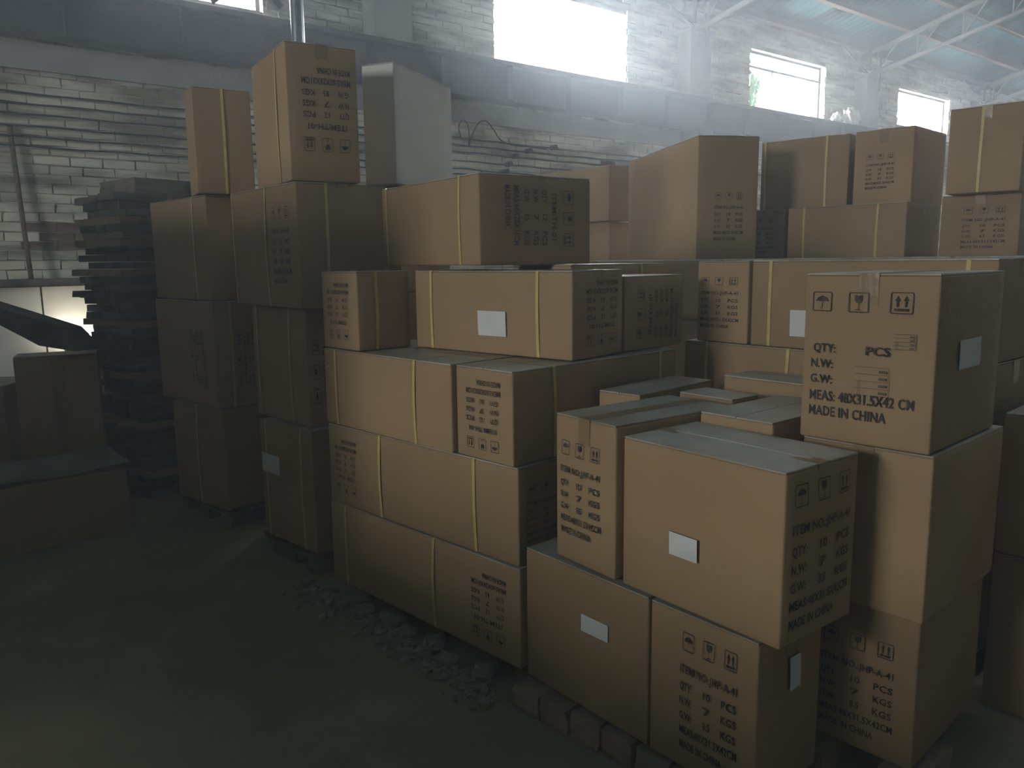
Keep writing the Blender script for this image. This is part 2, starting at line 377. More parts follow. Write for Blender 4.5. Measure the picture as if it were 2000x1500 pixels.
# steel post rising behind the tallest carton
bm = bmesh.new(); tube(bm, [(-1.33, 5.3, 0.0), (-1.33, 5.3, 5.3)], 0.042, 16)
o = bm_obj('steel_post', bm, GALV, None, None, True); tag(o, 'slender bright steel post rising behind the tallest upside-down carton', 'post')
bm = bmesh.new(); boxb(bm, -1.41, -1.25, 5.22, 5.38, 0.0, 0.012); bm_obj('base_plate', bm, GALV, o)
# two diagonal struts at the beam, left
for (p, q, lb, r) in (((2.45, 0.4, 3.60), (2.98, 0.4, 4.05), 'pale rusty strut rising to the right from the crane beam top', 0.035),
                   ((3.00, 0.52, 3.60), (2.33, 0.52, 4.27), 'dark strut descending to the crane beam left of the steel post', 0.03)):
    bm = bmesh.new(); bar(bm, p, q, 2 * r, 2 * r); o = bm_obj('steel_strut', bm, RUST if r > .032 else STEEL, None, WM); tag(o, lb, 'strut')

# crumpled plastic on the beam end
for k, (u, s, lb) in enumerate(((12.72, 0.15, 'small crumpled white plastic scrap on the crane beam under the middle window'), (13.15, 0.26, 'larger crumpled white plastic sheet on the crane beam next to the pier'))):
    bm = bmesh.new(); bmesh.ops.create_icosphere(bm, subdivisions=3, radius=1.0); rr = random.Random(k + 2)
    for v in bm.verts:
        f = 0.7 + 0.45 * abs(math.sin(v.co.x * 5 + k)) * abs(math.cos(v.co.y * 4 + v.co.z * 3)) + rr.uniform(-.12, .12)
        v.co = Vector((v.co.x * f * s, v.co.y * f * 0.09, max(v.co.z, -0.45) * f * s * 0.75 + 0.34 * s))
    o = bm_obj('plastic_wrap', bm, PLASTIC, None, WM @ Matrix.Translation((u, 0.22, 3.6))); tag(o, lb, 'plastic', 'plastic scraps on the crane beam')

# ------------------------------------------------------------------ print on the cartons
_tc = {}
def glyphs(s):
    if s in _tc: return _tc[s]
    cu = bpy.data.curves.new('t', 'FONT'); cu.body = s; cu.size = 1.0; cu.resolution_u = 2; cu.offset = 0.022; cu.space_character = 1.05
    o = bpy.data.objects.new('t', cu); COL.objects.link(o)
    me = bpy.data.meshes.new_from_object(o.evaluated_get(bpy.context.evaluated_depsgraph_get()))
    xs = [v.co.x for v in me.vertices]; ys = [v.co.y for v in me.vertices]
    vs = [(v.co.x, v.co.y) for v in me.vertices]; fs = [tuple(p.vertices) for p in me.polygons]
    x0, x1 = (min(xs), max(xs)) if xs else (0, 1)
    bpy.data.objects.remove(o); bpy.data.curves.remove(cu); bpy.data.meshes.remove(me)
    _tc[s] = (vs, fs, x0, x1); return _tc[s]
class Print:
    def __init__(s): s.v = []; s.f = []
    def add(s, vs, fs):
        b = len(s.v); s.v += vs; s.f += [tuple(b + i for i in f) for f in fs]
    def text(s, t, x, y, h, w=None, sx=0.8):
        vs, fs, x0, x1 = glyphs(t); k = h / 0.72; kx = k * sx
        if w: kx = w / (x1 - x0)
        s.add([(x + (a - x0) * kx, y + b * k) for a, b in vs], fs)
    def poly(s, pts): s.add(list(pts), [tuple(range(len(pts)))])
    def rect(s, x0, y0, x1, y1): s.poly([(x0, y0), (x1, y0), (x1, y1), (x0, y1)])
    def frame(s, x, y, w, h, t):
        c = t * 1.5
        o = [(x + c, y), (x + w - c, y), (x + w, y + c), (x + w, y + h - c), (x + w - c, y + h), (x + c, y + h), (x, y + h - c), (x, y + c)]
        i = [(x + t + c * .6, y + t), (x + w - t - c * .6, y + t), (x + w - t, y + t + c * .6), (x + w - t, y + h - t - c * .6), (x + w - t - c * .6, y + h - t), (x + t + c * .6, y + h - t), (x + t, y + h - t - c * .6), (x + t, y + t + c * .6)]
        s.add(o + i, [(k, (k + 1) % 8, (k + 1) % 8 + 8, k + 8) for k in range(8)])
    def umbrella(s, x, y, w):
        s.frame(x, y, w, w, w * .045); cx, cy = x + w / 2, y + w * .48
        n = 10; top = [(cx + math.cos(math.pi * k / n) * w * .33, cy + math.sin(math.pi * k / n) * w * .3) for k in range(n + 1)]
        low = []
        for q in range(3):
            for k in (0.25, .5, .75, 1): 
                xx = cx - w * .33 + (q + k) * w * .22; low.append((xx, cy + math.sin(math.pi * (k % 1)) * w * .05))
        s.poly(top + low[:-1])
        s.rect(cx - w * .015, y + w * .16, cx + w * .015, cy + w * .3); s.rect(cx - w * .015, y + w * .13, cx - w * .09, y + w * .16); s.rect(cx - w * .105, y + w * .13, cx - w * .08, y + w * .2)
        s.rect(cx - w * .012, cy + w * .3, cx + w * .012, cy + w * .36)
    def glass(s, x, y, w):
        s.frame(x, y, w, w, w * .045); cx = x + w / 2
        s.poly([(cx - w * .2, y + w * .86), (cx - w * .06, y + w * .86), (cx - w * .02, y + w * .78), (cx + w * .02, y + w * .84), (cx + w * .06, y + w * .86), (cx + w * .2, y + w * .86), (cx + w * .19, y + w * .6), (cx + w * .12, y + w * .5), (cx + w * .03, y + w * .46), (cx - w * .03, y + w * .46), (cx - w * .12, y + w * .5), (cx - w * .19, y + w * .6)])
        s.rect(cx - w * .015, y + w * .14, cx + w * .015, y + w * .46); s.rect(cx - w * .13, y + w * .11, cx + w * .13, y + w * .15)
    def arrows(s, x, y, w):
        s.frame(x, y, w, w, w * .045)
        for k in (.32, .68):
            cx = x + w * k; s.rect(cx - w * .045, y + w * .32, cx + w * .045, y + w * .62)
            s.poly([(cx - w * .12, y + w * .6), (cx + w * .12, y + w * .6), (cx, y + w * .84)])
        s.rect(x + w * .18, y + w * .13, x + w * .82, y + w * .25)
def layout(style):
    """a block 1.0 wide and about 1.35 high, origin bottom left"""
    p = Print(); 
    if style == 'nine':        # the big carton on the right
        p.umbrella(0.02, 1.12, .19); p.glass(.37, 1.12, .19); p.arrows(.75, 1.12, .20)
        p.text('QTY:', .05, .72, .085, .22); p.text('PCS', .56, .72, .085, .22)
        p.text('N.W:', .03, .565, .085, .22); p.text('G.W:', .03, .41, .085, .22)
        p.text('MEAS: 48X31.5X42 CM', .03, .235, .10, .98); p.text('MADE IN CHINA', .03, .08, .10, .74)
        return p, 1.0, 1.34
    if style == 'side':
        p.text('MADE IN CHINA', .0, .02, .09, .62); p.text('MEAS:60X28X31CM', .0, .17, .09, .9)
        for k, (a, b, c) in enumerate((('G.W', '8.5', 'KGS'), ('N.W', '7', 'KGS'), ('QTY', '12', 'PCS'))):
            y = .34 + k * .155; p.text(a, .05, y, .085, .2); p.text(b, .42, y, .085, .1); p.text(c, .68, y, .085, .22)
        p.text('ITEM:TH-01', .1, .82, .085, .72)
        p.umbrella(.05, 1.02, .2); p.glass(.38, 1.02, .2); p.arrows(.71, 1.02, .2)
        return p, 1.0, 1.24
    p.umbrella(.02, 1.12, .2); p.glass(.38, 1.12, .2); p.arrows(.74, 1.12, .2)
    p.text('ITEM NO.:JHP-A-41', .0, .88, .085, .96)
    for k, (a, b, c) in enumerate((('G.W:', '8.5', 'KGS'), ('N.W:', '7', 'KGS'), ('QTY:', '10', 'PCS'))):
        y = .36 + k * .165; p.text(a, .0, y, .085, .22); p.text(b, .42, y, .085, .12); p.text(c, .72, y, .085, .24)
    p.text('MEAS:48X31.5X42CM', .0, .19, .09, .98); p.text('MADE IN CHINA', .0, .02, .09, .74)
    return p, 1.0, 1.34

# ------------------------------------------------------------------ one carton
def bulge(s, t, a): return a * math.sin(math.pi * min(max(s, 0), 1)) * math.sin(math.pi * min(max(t, 0), 1))
BASE = {}
def carton(key, X, Y, z, h, a, w, d, label, straps=(), prints=(), notes=(), tape=True, group=None, puff=0.004, fine=8, name='carton', top_gap=0.003, lift=0.0, board=None):
    c, s = math.cos(a), math.sin(a)
    uR = Vector((s, c, 0)); uL = Vector((-c, s, 0)); N = Vector((X, Y, z))
    cen = N + uR * d / 2 + uL * w / 2
    root = empty(name, cen, -a, label=label, cat='carton', group=group)
    rr = random.Random(key); hw, hd = w / 2, d / 2; hb = h - 0.005; r = 0.006
    ph = [rr.uniform(0, 6.28) for _ in range(6)]
    def wob(p):      # slight unevenness of the board
        return 0.0016 * (math.sin(p.x * 11 + ph[0]) + math.sin(p.z * 13 + ph[1]) + math.sin(p.y * 12 + ph[2]))
    bm = bmesh.new()
    def grid(n, half): return [-half, -half + r * .4, -half + r] + [-half + r + (2 * half - 2 * r) * k / n for k in range(1, n)] + [half - r, half - r * .4, half]
    gx, gy, gz = grid(fine, hw), grid(fine, hd), grid(fine, hb / 2)
    cache = {}
    def V(p, nrm):
        k = (round(p[0], 5), round(p[1], 5), round(p[2], 5))
        if k in cache: return cache[k]
        P = Vector(p); q = Vector((max(-hw + r, min(hw - r, P.x)), max(-hd + r, min(hd - r, P.y)), max(-hb / 2 + r, min(hb / 2 - r, P.z))))
        dlt = P - q
        if dlt.length > 1e-9: P = q + dlt.normalized() * r if sum(abs(t) > 1e-6 for t in dlt) > 1 else q + dlt
        sx, sy, sz = (P.x + hw) / w, (P.y + hd) / d, (P.z + hb / 2) / hb
        inner = min(1, 12 * min(sx, 1 - sx, .1) if nrm != 'x' else 1)
        if nrm == 'y': P.y += math.copysign(bulge(sx, sz, puff + wob(P)), P.y)
        if nrm == 'x': P.x += math.copysign(bulge(sy, sz, puff + wob(P)), P.x)
        v = bm.verts.new(P + Vector((0, 0, hb / 2))); cache[k] = v; return v
    for g1, g2, f in ((gx, gz, 'y'), (gy, gz, 'x'), (gx, gy, 'z')):
        for sg in (-1, 1):
            fx = {'y': lambda p, q: (p, sg * hd, q), 'x': lambda p, q: (sg * hw, p, q), 'z': lambda p, q: (p, q, sg * hb / 2)}[f]
            for i in range(len(g1) - 1):
                for j in range(len(g2) - 1):
                    try: bm.faces.new([V(fx(g1[i], g2[j]), f), V(fx(g1[i + 1], g2[j]), f), V(fx(g1[i + 1], g2[j + 1]), f), V(fx(g1[i], g2[j + 1]), f)])
                    except ValueError: pass
    bm_obj('board_shell', bm, board or KRAFT, root, None, True)
    # top flaps meeting over the middle (the seam runs along the longer side)
    long_x = w >= d
    for sg in (-1, 1):
        b = bmesh.new(); g = top_gap / 2
        n = 6; half_s = (hd if long_x else hw); half_l = (hw if long_x else hd)
        lo = [];
        for i in range(n + 1):
            for j in range(n + 1):
                l = -half_l + 0.002 + (2 * half_l - .004) * i / n; t = g + (half_s - 0.002 - g) * j / n
                zz = hb + 0.0005 + lift * (1 - j / n) * math.sin(math.pi * i / n) * (1 if sg > 0 else .6)
                lo.append(b.verts.new((l, sg * t, zz) if long_x else (sg * t, l, zz)))
        fs = [b.faces.new([lo[i * (n + 1) + j], lo[(i + 1) * (n + 1) + j], lo[(i + 1) * (n + 1) + j + 1], lo[i * (n + 1) + j + 1]]) for i in range(n) for j in range(n)]
        bmesh.ops.recalc_face_normals(b, faces=b.faces)
        if b.faces[:][0].normal.z < 0: bmesh.ops.reverse_faces(b, faces=b.faces[:])
        bmesh.ops.solidify(b, geom=b.faces[:], thickness=-0.004)
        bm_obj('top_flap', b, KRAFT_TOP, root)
    # tape along the seam and down both ends
    if tape:
        b = bmesh.new(); tw = 0.024; dn = 0.075; e = 0.0012
        L = half_l + puff * .2
        path = [(-L - e, h - dn), (-L - e, h - .02), (-L - e, h + e * .3), (-half_l * .5, h + e * .4), (0, h + e * .4), (half_l * .5, h + e * .4), (L + e, h + e * .3), (L + e, h - .02), (L + e, h - dn)]
        prev = None
        for (l, zz) in path:
            cur = [b.verts.new((l, sg * tw, zz) if long_x else (sg * tw, l, zz)) for sg in (-1, 1)]
            if prev: b.faces.new((prev[0], cur[0], cur[1], prev[1]))
            prev = cur
        bm_obj('packing_tape', b, TAPE, root)
    for ax, f in straps:
        b = bmesh.new(); sw = 0.0065; pts = []; n = 8; e = 0.0022
        half = hd if ax == 'x' else hw; pos = (-hw + f * w) if ax == 'x' else (-hd + f * d)
        for i in range(n + 1): t = i / n; pts.append((-half - e - bulge(f, t, puff + .0035), 0.003 + (h - .006) * t, 0))
        for i in range(n + 1): t = i / n; pts.append((-half + .003 + (2 * half - .006) * t, h + 0.001, 1))
        for i in range(n + 1): t = 1 - i / n; pts.append((half + e + bulge(f, t, puff + .0035), 0.003 + (h - .006) * t, 2))
        for i in range(n + 1): t = 1 - i / n; pts.append((-half + .003 + (2 * half - .006) * t, 0.0002, 3))
        rings = []; sl = rr.uniform(-.006, .006)
        for (q, zz, k) in pts:
            pp = pos + sl * (zz / h - .5)
            rings.append([b.verts.new((pp + sg * sw, q, zz) if ax == 'x' else (q, pp + sg * sw, zz)) for sg in (-1, 1)])
        for i in range(len(rings)):
            A, B = rings[i], rings[(i + 1) % len(rings)]; b.faces.new((A[0], B[0], B[1], A[1]))
        bm_obj('strap', b, STRAP, root)
    def place(pr, face, m, nm, off=0.0009):
        fw = w if face == 'L' else d; me = bpy.data.meshes.new(nm); out = []
        for (x, y) in pr.v:
            o = off + bulge(x / fw, y / h, puff + .0045) 
            out.append((-hw + x, -hd - o, y) if face == 'L' else (hw + o, -hd + x, y))
        me.from_pydata(out, [], pr.f); me.validate(); return link(nm, me, m, root)
    for (face, s0, s1, t0, t1, rot, style) in prints:
        fw = w if face == 'L' else d
        pr, pw, phh = layout(style); q = Print(); W_, H_ = (s1 - s0) * fw, (t1 - t0) * h
        for (x, y) in pr.v:
            x /= pw; y /= phh
            if rot == 180: x, y = 1 - x, 1 - y
            elif rot == 90: x, y = 1 - y, x
            elif rot == 270: x, y = y, 1 - x
            q.v.append((s0 * fw + x * W_, t0 * h + y * H_))
        q.f = pr.f; place(q, face, INK, 'shipping_print')['kind'] = 'stuff'
    for (face, s0, s1, t0, t1, kind) in notes:
        fw = w if face == 'L' else d; q = Print()
        if kind == 'paper':
            n = 4
            for i in range(n):
                for j in range(n): q.rect((s0 + (s1 - s0) * i / n) * fw, (t0 + (t1 - t0) * j / n) * h, (s0 + (s1 - s0) * (i + 1) / n) * fw, (t0 + (t1 - t0) * (j + 1) / n) * h)
            o = place(q, face, PAPER, 'paper_label', 0.002); o['label'] = 'white paper label'
        else:
            x0, x1, y0, y1 = s0 * fw, s1 * fw, t0 * h, t1 * h; t = .0011
            for k in range(5): yy = y0 + (y1 - y0) * k / 4; q.rect(x0, yy, x1, yy + t)
            q.rect(x1 - t, y0, x1, y1); q.rect(x0 + (x1 - x0) * .12, y0, x0 + (x1 - x0) * .12 + t, y0 + (y1 - y0) * .5)
            for k in range(4): q.rect(x0 + (x1 - x0) * .72, y0 + (y1 - y0) * (k + .3) / 4, x0 + (x1 - x0) * .93, y0 + (y1 - y0) * (k + .65) / 4)
            o = place(q, face, INK_THIN, 'stamped_grid', 0.0011); o['label'] = 'thin stamped ruled grid'; o['kind'] = 'stuff'
    BASE[key] = root
    return root

GA, GB, GC, GE, GG, GF, GD = ('strapped cartons of the middle stack', 'tall strapped cartons of the column left of the middle', 'dim cartons of the column nearest the brick wall',
    'taped cartons of the low stack at the front', 'cartons of the tower at the right', 'cartons of the platform behind the low stack', 'cartons piled on the rear platform')
U, D_, S = 0, 180, 'side'
# --- middle stack
carton('A1', 0.017, 2.377, 0.095, 0.338, 0.791, 1.101, 0.45, 'bottom long strapped carton of the middle stack, standing above the rubble', [('x', .1), ('x', .61)], [('L', .777, .943, .13, .84, D_, S)], group=GA)
carton('A2', 0.015, 2.392, 0.436, 0.323, 0.777, 1.070, 0.45, 'second long carton from the floor in the middle stack, print at its left end', [('x', .326), ('x', .814)], [('L', .029, .182, .14, .84, D_, S), ('R', .08, .50, .2, .8, U, 'ten')], group=GA)
carton('A3a', -0.202, 2.584, 0.762, 0.302, 0.798, 0.788, 0.45, 'plain two-strap carton beside the protruding printed end, third layer of middle stack', [('x', .109), ('x', .751)], group=GA)
carton('A3b', 0.001, 2.391, 0.762, 0.301, 0.813, 0.271, 0.856, 'long carton with upside-down printed end poking out above the long strapped one', [('y', .217), ('y', .881)], [('L', .14, .80, .10, .88, D_, S)], group=GA, tape=False)
carton('A4a', -0.576, 2.976, 1.067, 0.300, 0.817, 0.256, 0.240, 'narrow carton with upside-down print, leftmost in fourth layer of middle stack', [('y', .34)], [('L', .13, .78, .12, .86, D_, S)], group=GA, tape=False)
carton('A4b', 0.201, 2.604, 1.067, 0.298, 0.727, 0.770, 0.295, 'wide two-strap carton with a white label on its front, fourth layer', [('x', .122), ('x', .81)], [('R', .17, .88, .13, .89, D_, S)], [('L', .45, .626, .22, .52, 'paper')], group=GA)
carton('A4c', 0.408, 2.852, 1.066, 0.273, 0.798, 0.240, 0.371, 'small carton with sideways print to the right of the wide labelled carton', [], [('R', .18, .9, .12, .88, 90, S)], group=GA)
carton('A4d', 0.228, 3.030, 1.066, 0.316, 0.798, 0.280, 0.62, 'carton peeking over the small sideways-printed carton, one strap showing', [('y', .72)], group=GA, tape=False)
carton('A5', -0.110, 2.890, 1.384, 0.328, 0.960, 0.780, 0.522, 'large carton with sideways symbols lying on top of the middle stack', [('x', .06), ('x', .831)], [('R', .2, .84, .14, .88, 270, S)], group=GA)
carton('M', -0.530, 3.830, 1.765, 0.548, 0.37, 0.17, 0.62, 'tall carton painted pale as if window-lit, beside the highest upside-down carton', [], group=GB, tape=False, board=KRAFT_PALE)
n = Vector((-0.530, 3.86, 0))
carton('S3', -0.530, 3.87, 1.250, 0.512, 0.37, 0.22, 0.55, 'plain carton hidden under the pale window-lit one', group=GB, tape=False)
carton('S4', -0.530, 3.87, 0.002, 1.245, 0.37, 0.22, 0.55, 'tall plain carton on the floor behind the middle stack', group=GB, tape=False)
# backing cartons hold up the rear of the middle stack
n = Vector((0.017, 2.377, 0)) + Vector((math.sin(.79), math.cos(.79), 0)) * .475
carton('S1', n.x, n.y, 0.095, 0.662, .79, 1.10, .33, 'plain carton behind the two bottom cartons of the middle stack', group=GA, tape=False)
carton('S2', -0.10, 3.37, 0.762, 0.600, .85, .38, .28, 'plain carton propping the rear of the large one with sideways symbols', group=GA, tape=False)
# --- column left of the middle
carton('B3', -0.883, 3.394, 0.105, 0.564, 0.76, 0.448, 0.44, 'bottom tall carton of the column left of the middle stack, faint white label', [('x', .12), ('x', .8)], [], [('L', .02, .40, .56, .72, 'paper')], group=GB)
carton('B4', -0.898, 3.450, 0.671, 0.534, 0.821, 0.520, 0.42, 'second tall carton up in the column left of the middle, two straps', [('x', .09), ('x', .713)], [('R', .06, .5, .17, .79, 90, S)], group=GB)
carton('B5', -0.881, 3.343, 1.208, 0.526, 0.882, 0.735, 0.43, 'third tall carton with print by its corner and straps on both sides', [('x', .566), ('x', .027), ('y', .304)], [('L', .66, .90, .19, .83, U, 'ten')], group=GB)
carton('B6', -0.898, 3.344, 1.737, 0.549, 1.021, 0.535, 0.302, 'highest carton of all, its print and handling symbols upside down', [('x', .743)], [('R', .13, .90, .21, .84, D_, S)], group=GB, tape=True)
# --- column nearest the wall
carton('C3', -1.508, 4.040, 0.105, 0.546, 0.68, 0.506, 0.45, 'bottom dim carton of the column nearest the brick wall', [('x', .5)], group=GC)
carton('C4', -1.521, 4.037, 0.653, 0.557, 0.760, 0.690, 0.45, 'second dim carton up in the column nearest the wall, prints sideways', [('y', .202)], [('R', .25, .6, .16, .77, 90, S), ('L', .62, .86, .19, .78, 90, S)], group=GC)
carton('C5', -1.541, 4.098, 1.212, 0.536, 0.789, 0.725, 0.43, 'third dim carton up nearest the wall, one strap near its right edge', [('x', .779)], group=GC)
carton('C6', -1.554, 4.045, 1.751, 0.514, 1.054, 0.231, 0.281, 'top carton of the column nearest the wall with a vertical yellow strap', [('y', .504)], group=GC, tape=False)
# --- low stack at the front
carton('E1b', 0.565, 1.715, 0.090, 0.425, 0.885, 0.325, 0.28, 'front bottom carton with symbols and text, under the big overhanging carton', [], [('L', .324, .86, .13, .90, U, 'ten')], [('R', .45, .62, .62, .82, 'paper')], group=GE)
carton('E1a', 0.354, 1.975, 0.090, 0.425, 0.885, 0.50, 0.27, 'bottom plain carton with white label standing on the curb bricks', [], [], [('L', .51, .72, .58, .70, 'paper')], group=GE)
carton('E2b', 0.595, 1.668, 0.522, 0.413, 0.913, 0.490, 0.300, 'largest front carton, plain long side with a white label, overhanging its neighbour', [], [('R', .10, .92, .08, .93, U, 'ten')], [('L', .348, .53, .335, .48, 'paper')], group=GE, lift=0.004)
carton('E2a', 0.277, 2.074, 0.522, 0.436, 0.945, 0.254, 0.48, 'taped carton end with small symbols, left of the largest front carton', [], [('L', .10, .80, .18, .84, U, 'ten')], group=GE)
carton('E4', 0.410, 2.504, 0.095, 0.872, 0.79, 0.168, 0.44, 'tall plain carton behind the taped carton end, dusty top showing', [], group=GE, lift=.003, tape=False)
carton('E5', 0.985, 2.500, 0.095, 0.895, 0.87, 0.36, 0.18, 'narrow raised plain carton at the rear of the dusty tops', [], group=GE, tape=False)
carton('E3', 0.694, 2.064, 0.095, 0.868, 0.875, 0.235, 0.41, 'plain carton stepping up behind the largest front carton', [], group=GE, tape=False)
carton('E6', 0.695, 2.458, 0.095, 0.862, 0.913, 0.215, 0.14, 'slim plain carton filling the space among the dusty tops', [], group=GE, tape=False)
# --- tower at the right
carton('G3', 1.010, 1.850, 0.090, 0.412, 0.820, 0.330, 0.48, 'bottom carton of the right tower, dim symbols and text on its end', [], [('L', .26, .86, .10, .80, U, 'ten')], group=GG)
carton('G2', 0.997, 1.820, 0.504, 0.424, 0.840, 0.330, 0.500, 'middle carton of the right tower, blank front under the legible carton', [], group=GG, tape=True)
carton('G1', 0.984, 1.819, 0.931, 0.427, 0.825, 0.325, 0.464, 'top carton of the right tower, big umbrella, glass and arrow symbols with MADE IN CHINA', [], [('L', .05, .87, .10, .91, U, 'nine')], [('L', .432, .69, .30, .465, 'grid'), ('L', .707, .865, .578, .663, 'grid'), ('R', .284, .60, .45, .62, 'paper')], group=GG)
carton('S5', -0.99, 4.20, 0.002, 1.60, .80, .27, .20, 'slim carton added to block light in the gap behind the left columns', group=GC, tape=False)  # hidden carton added to stop window light falling through the gap
carton('H1', 1.66, 2.09, 0.002, 0.50, .82, .29, .46, 'dark lower carton cut by the right edge beyond the right tower', group=GG, tape=False)
carton('H2', 1.66, 2.09, 0.505, 0.43, .82, .29, .46, 'dark upper carton cut by the right edge beyond the right tower', group=GG, tape=False)
# --- platform behind the low stack
fa = 0.881; fR = Vector((math.sin(fa), math.cos(fa), 0)); fL = Vector((-math.cos(fa), math.sin(fa), 0)); F0 = Vector((0.765, 3.243, 0))
def fbox(key, e1, e2, w, d, z, h, label, **k):
    n = F0 + fR * e1 + fL * e2; return carton(key, n.x, n.y, z, h, fa, w, d, label, group=GF, **k)
fbox('F0', -.005, -1.1, 1.16, 0.438, .742, .322, 'long low strapped carton just behind the raised plain carton, partly hidden', straps=[('x', .098), ('x', .413)])
fbox('F1a', 0, -.236, 0.24, 0.438, 1.066, .322, 'grey-lit printed carton end left of the strap behind the right tower', prints=[('L', .08, .85, .17, .81, U, 'ten')], tape=False)
fbox('F1b', 0, -1.1, 0.85, 0.438, 1.066, .322, 'strapped carton with a white label just left of the legible right tower', straps=[('x', .095), ('x', .9)], notes=[('L', .20, .32, .14, .44, 'paper')])
fbox('T1', -.0, -1.1, 1.11, 0.438, .095, .644, 'big plain carton under the long low strapped carton')
fbox('F2', .46, -1.1, 1.09, 0.438, 1.066, .322, 'second carton row of the platform, its top showing one strap', straps=[('x', .55)])
fbox('F3', .92, -1.1, 1.09, 0.438, 1.066, .322, 'third carton row of the platform top, behind the strapped top', straps=[('x', .3)])
fbox('F4', 1.38, -1.1, 1.09, 0.908, 1.066, .322, 'deep carton at the back right of the platform')
fbox('F5', .92, .01, 1.09, 1.368, 1.066, .322, 'broad carton at the left of the platform under the tall bright one')
fbox('F6', 1.10, 1.12, 1.09, 1.188, 1.066, .322, 'broad carton at the far left of the platform')
fbox('F7', 1.90, 2.24, 1.24, 0.488, 1.066, .322, 'carton at the far end of the platform under the pair by the dark gap')
fbox('T2', .46, -1.1, 1.09, 0.908, .095, .968, 'big plain carton carrying the second and third platform rows')
fbox('T3', 1.40, -1.1, 1.09, 0.888, .095, .968, 'big plain carton carrying the back right of the platform')
fbox('T4', .94, .01, 1.09, 1.328, .095, .968, 'big plain carton carrying the left of the platform')
fbox('T5', 1.12, 1.12, 1.09, 1.148, .095, .968, 'big plain carton carrying the far left of the platform')
fbox('T6', 1.90, 2.24, 1.24, 0.488, .095, .968, 'big plain carton carrying the far end of the platform')
# --- piled on the platform
carton('D1', 1.079, 4.659, 1.392, 0.700, 1.395, 1.241, 0.374, 'tall long carton with a broad pale lit side, below the biggest window', [], [('R', .276, .77, .15, .55, U, 'ten')], group=GD, tape=False)
carton('D0b', 0.784, 6.357, 1.392, 0.303, 0.86, 0.92, 0.235, 'lower of two narrow cartons in the gap beside the broad pale carton', group=GD, tape=False)
carton('D0a', 0.770, 6.270, 1.697, 0.422, 0.90, 0.985, 0.227, 'upper of two narrow cartons in the gap beside the broad pale carton', [('x', .1)], group=GD, tape=False)
carton('D4', 2.178, 4.428, 1.392, 0.302, 0.842, 0.704, 0.48, 'low wide two-strap carton at the rear, under two cartons', [('x', .151), ('x', .774)], group=GD)
carton('D4a', 1.697, 4.987, 1.392, 0.302, 0.842, 0.40, 0.44, 'low carton with print between the broad pale carton and low wide one', [], [('L', .35, .85, .1, .85, U, 'ten')], group=GD)
carton('D2', 2.016, 4.838, 1.697, 0.422, 0.725, 0.545, 0.44, 'rear upper carton with a strap near each end, right of the broad pale one', [('x', .053), ('x', .757)], group=GD)
carton('D3', 2.256, 4.550, 1.697, 0.418, 0.810, 0.330, 0.500, 'rear upper carton with print and tape below the farthest window', [], [('L', .22, .72, .2, .68, U, 'ten')], group=GD)
carton('D5b', 2.569, 4.057, 1.392, 0.318, 0.820, 0.373, 0.45, 'lower carton with faint print at the right edge of the pile', [], [('L', .29, .85, .12, .80, U, 'ten')], group=GD)
carton('D5a', 2.515, 3.996, 1.712, 0.426, 0.780, 0.337, 0.45, 'highest carton at the right edge of the pile with one yellow strap', [('x', .453)], group=GD)

# unseen cartons added beside the photographer to keep end wall light off lower layers
for k, (x, y, w, d, h, z, lb) in enumerate(((-2.45, 1.35, 1.5, .7, .98, .002, 'lower added shade carton of the tall pair beside the photographer'), (-2.45, 1.35, 1.5, .7, .95, .986, 'upper added shade carton of the tall pair beside the photographer'),
        (-3.40, 2.56, 1.5, .7, .98, .002, 'lower added shade carton of the second tall pair beside the photographer'), (-3.40, 2.56, 1.5, .7, .95, .986, 'upper added shade carton of the second tall pair beside the photographer'),
        (-1.70, -.97, 1.23, .6, 1.17, .002, 'near added shade carton of the low pair beside the photographer'), (-2.49, .03, 1.25, .6, 1.17, .002, 'far added shade carton of the low pair beside the photographer'))):
    carton('P%d' % k, x, y, z, h, .9, w, d, lb, group='added shading cartons beside the photographer', tape=False)

# ------------------------------------------------------------------ pallets under the stacks
def pallet(X, Y, a, w, d, label, z=0.0, h=0.093):
    c, s = math.cos(a), math.sin(a); cen = Vector((X, Y, z)) + Vector((s, c, 0)) * d / 2 + Vector((-c, s, 0)) * w / 2
    root = empty('wooden_pallet', cen, -a, label=label, cat='pallet', group='wooden pallets under the cartons')
    def bx(nm, *b): bm = bmesh.new(); boxb(bm, *b, 0, .002); bm_obj(nm, bm, WOOD, root)
    for k in (-1, 0, 1):
        for j in (-1, 0, 1): bx('block', k * (w / 2 - .05) - .045, k * (w / 2 - .05) + .045, j * (d / 2 - .04) - .035, j * (d / 2 - .04) + .035, 0.002, .060)
    for j in (-1, 0, 1): bx('stringer', -w / 2, w / 2, j * (d / 2 - .04) - .035, j * (d / 2 - .04) + .035, .062, .075)
    n = max(3, int(w / .13))
    for i in range(n):
        x = -w / 2 + .05 + (w - .1) * i / (n - 1); bx('deck_slat', x - .045, x + .045, -d / 2, d / 2, .077, h - .002)
    return root
pallet(0.06, 2.435, 0.785, 1.06, 0.76, 'wooden pallet under the middle stack of strapped cartons')
pallet(-0.89, 3.40, 0.80, 0.50, 0.46, 'wooden pallet under the column left of the middle stack')
pallet(-1.51, 4.05, 0.76, 0.60, 0.46, 'wooden pallet under the dim column nearest the brick wall')
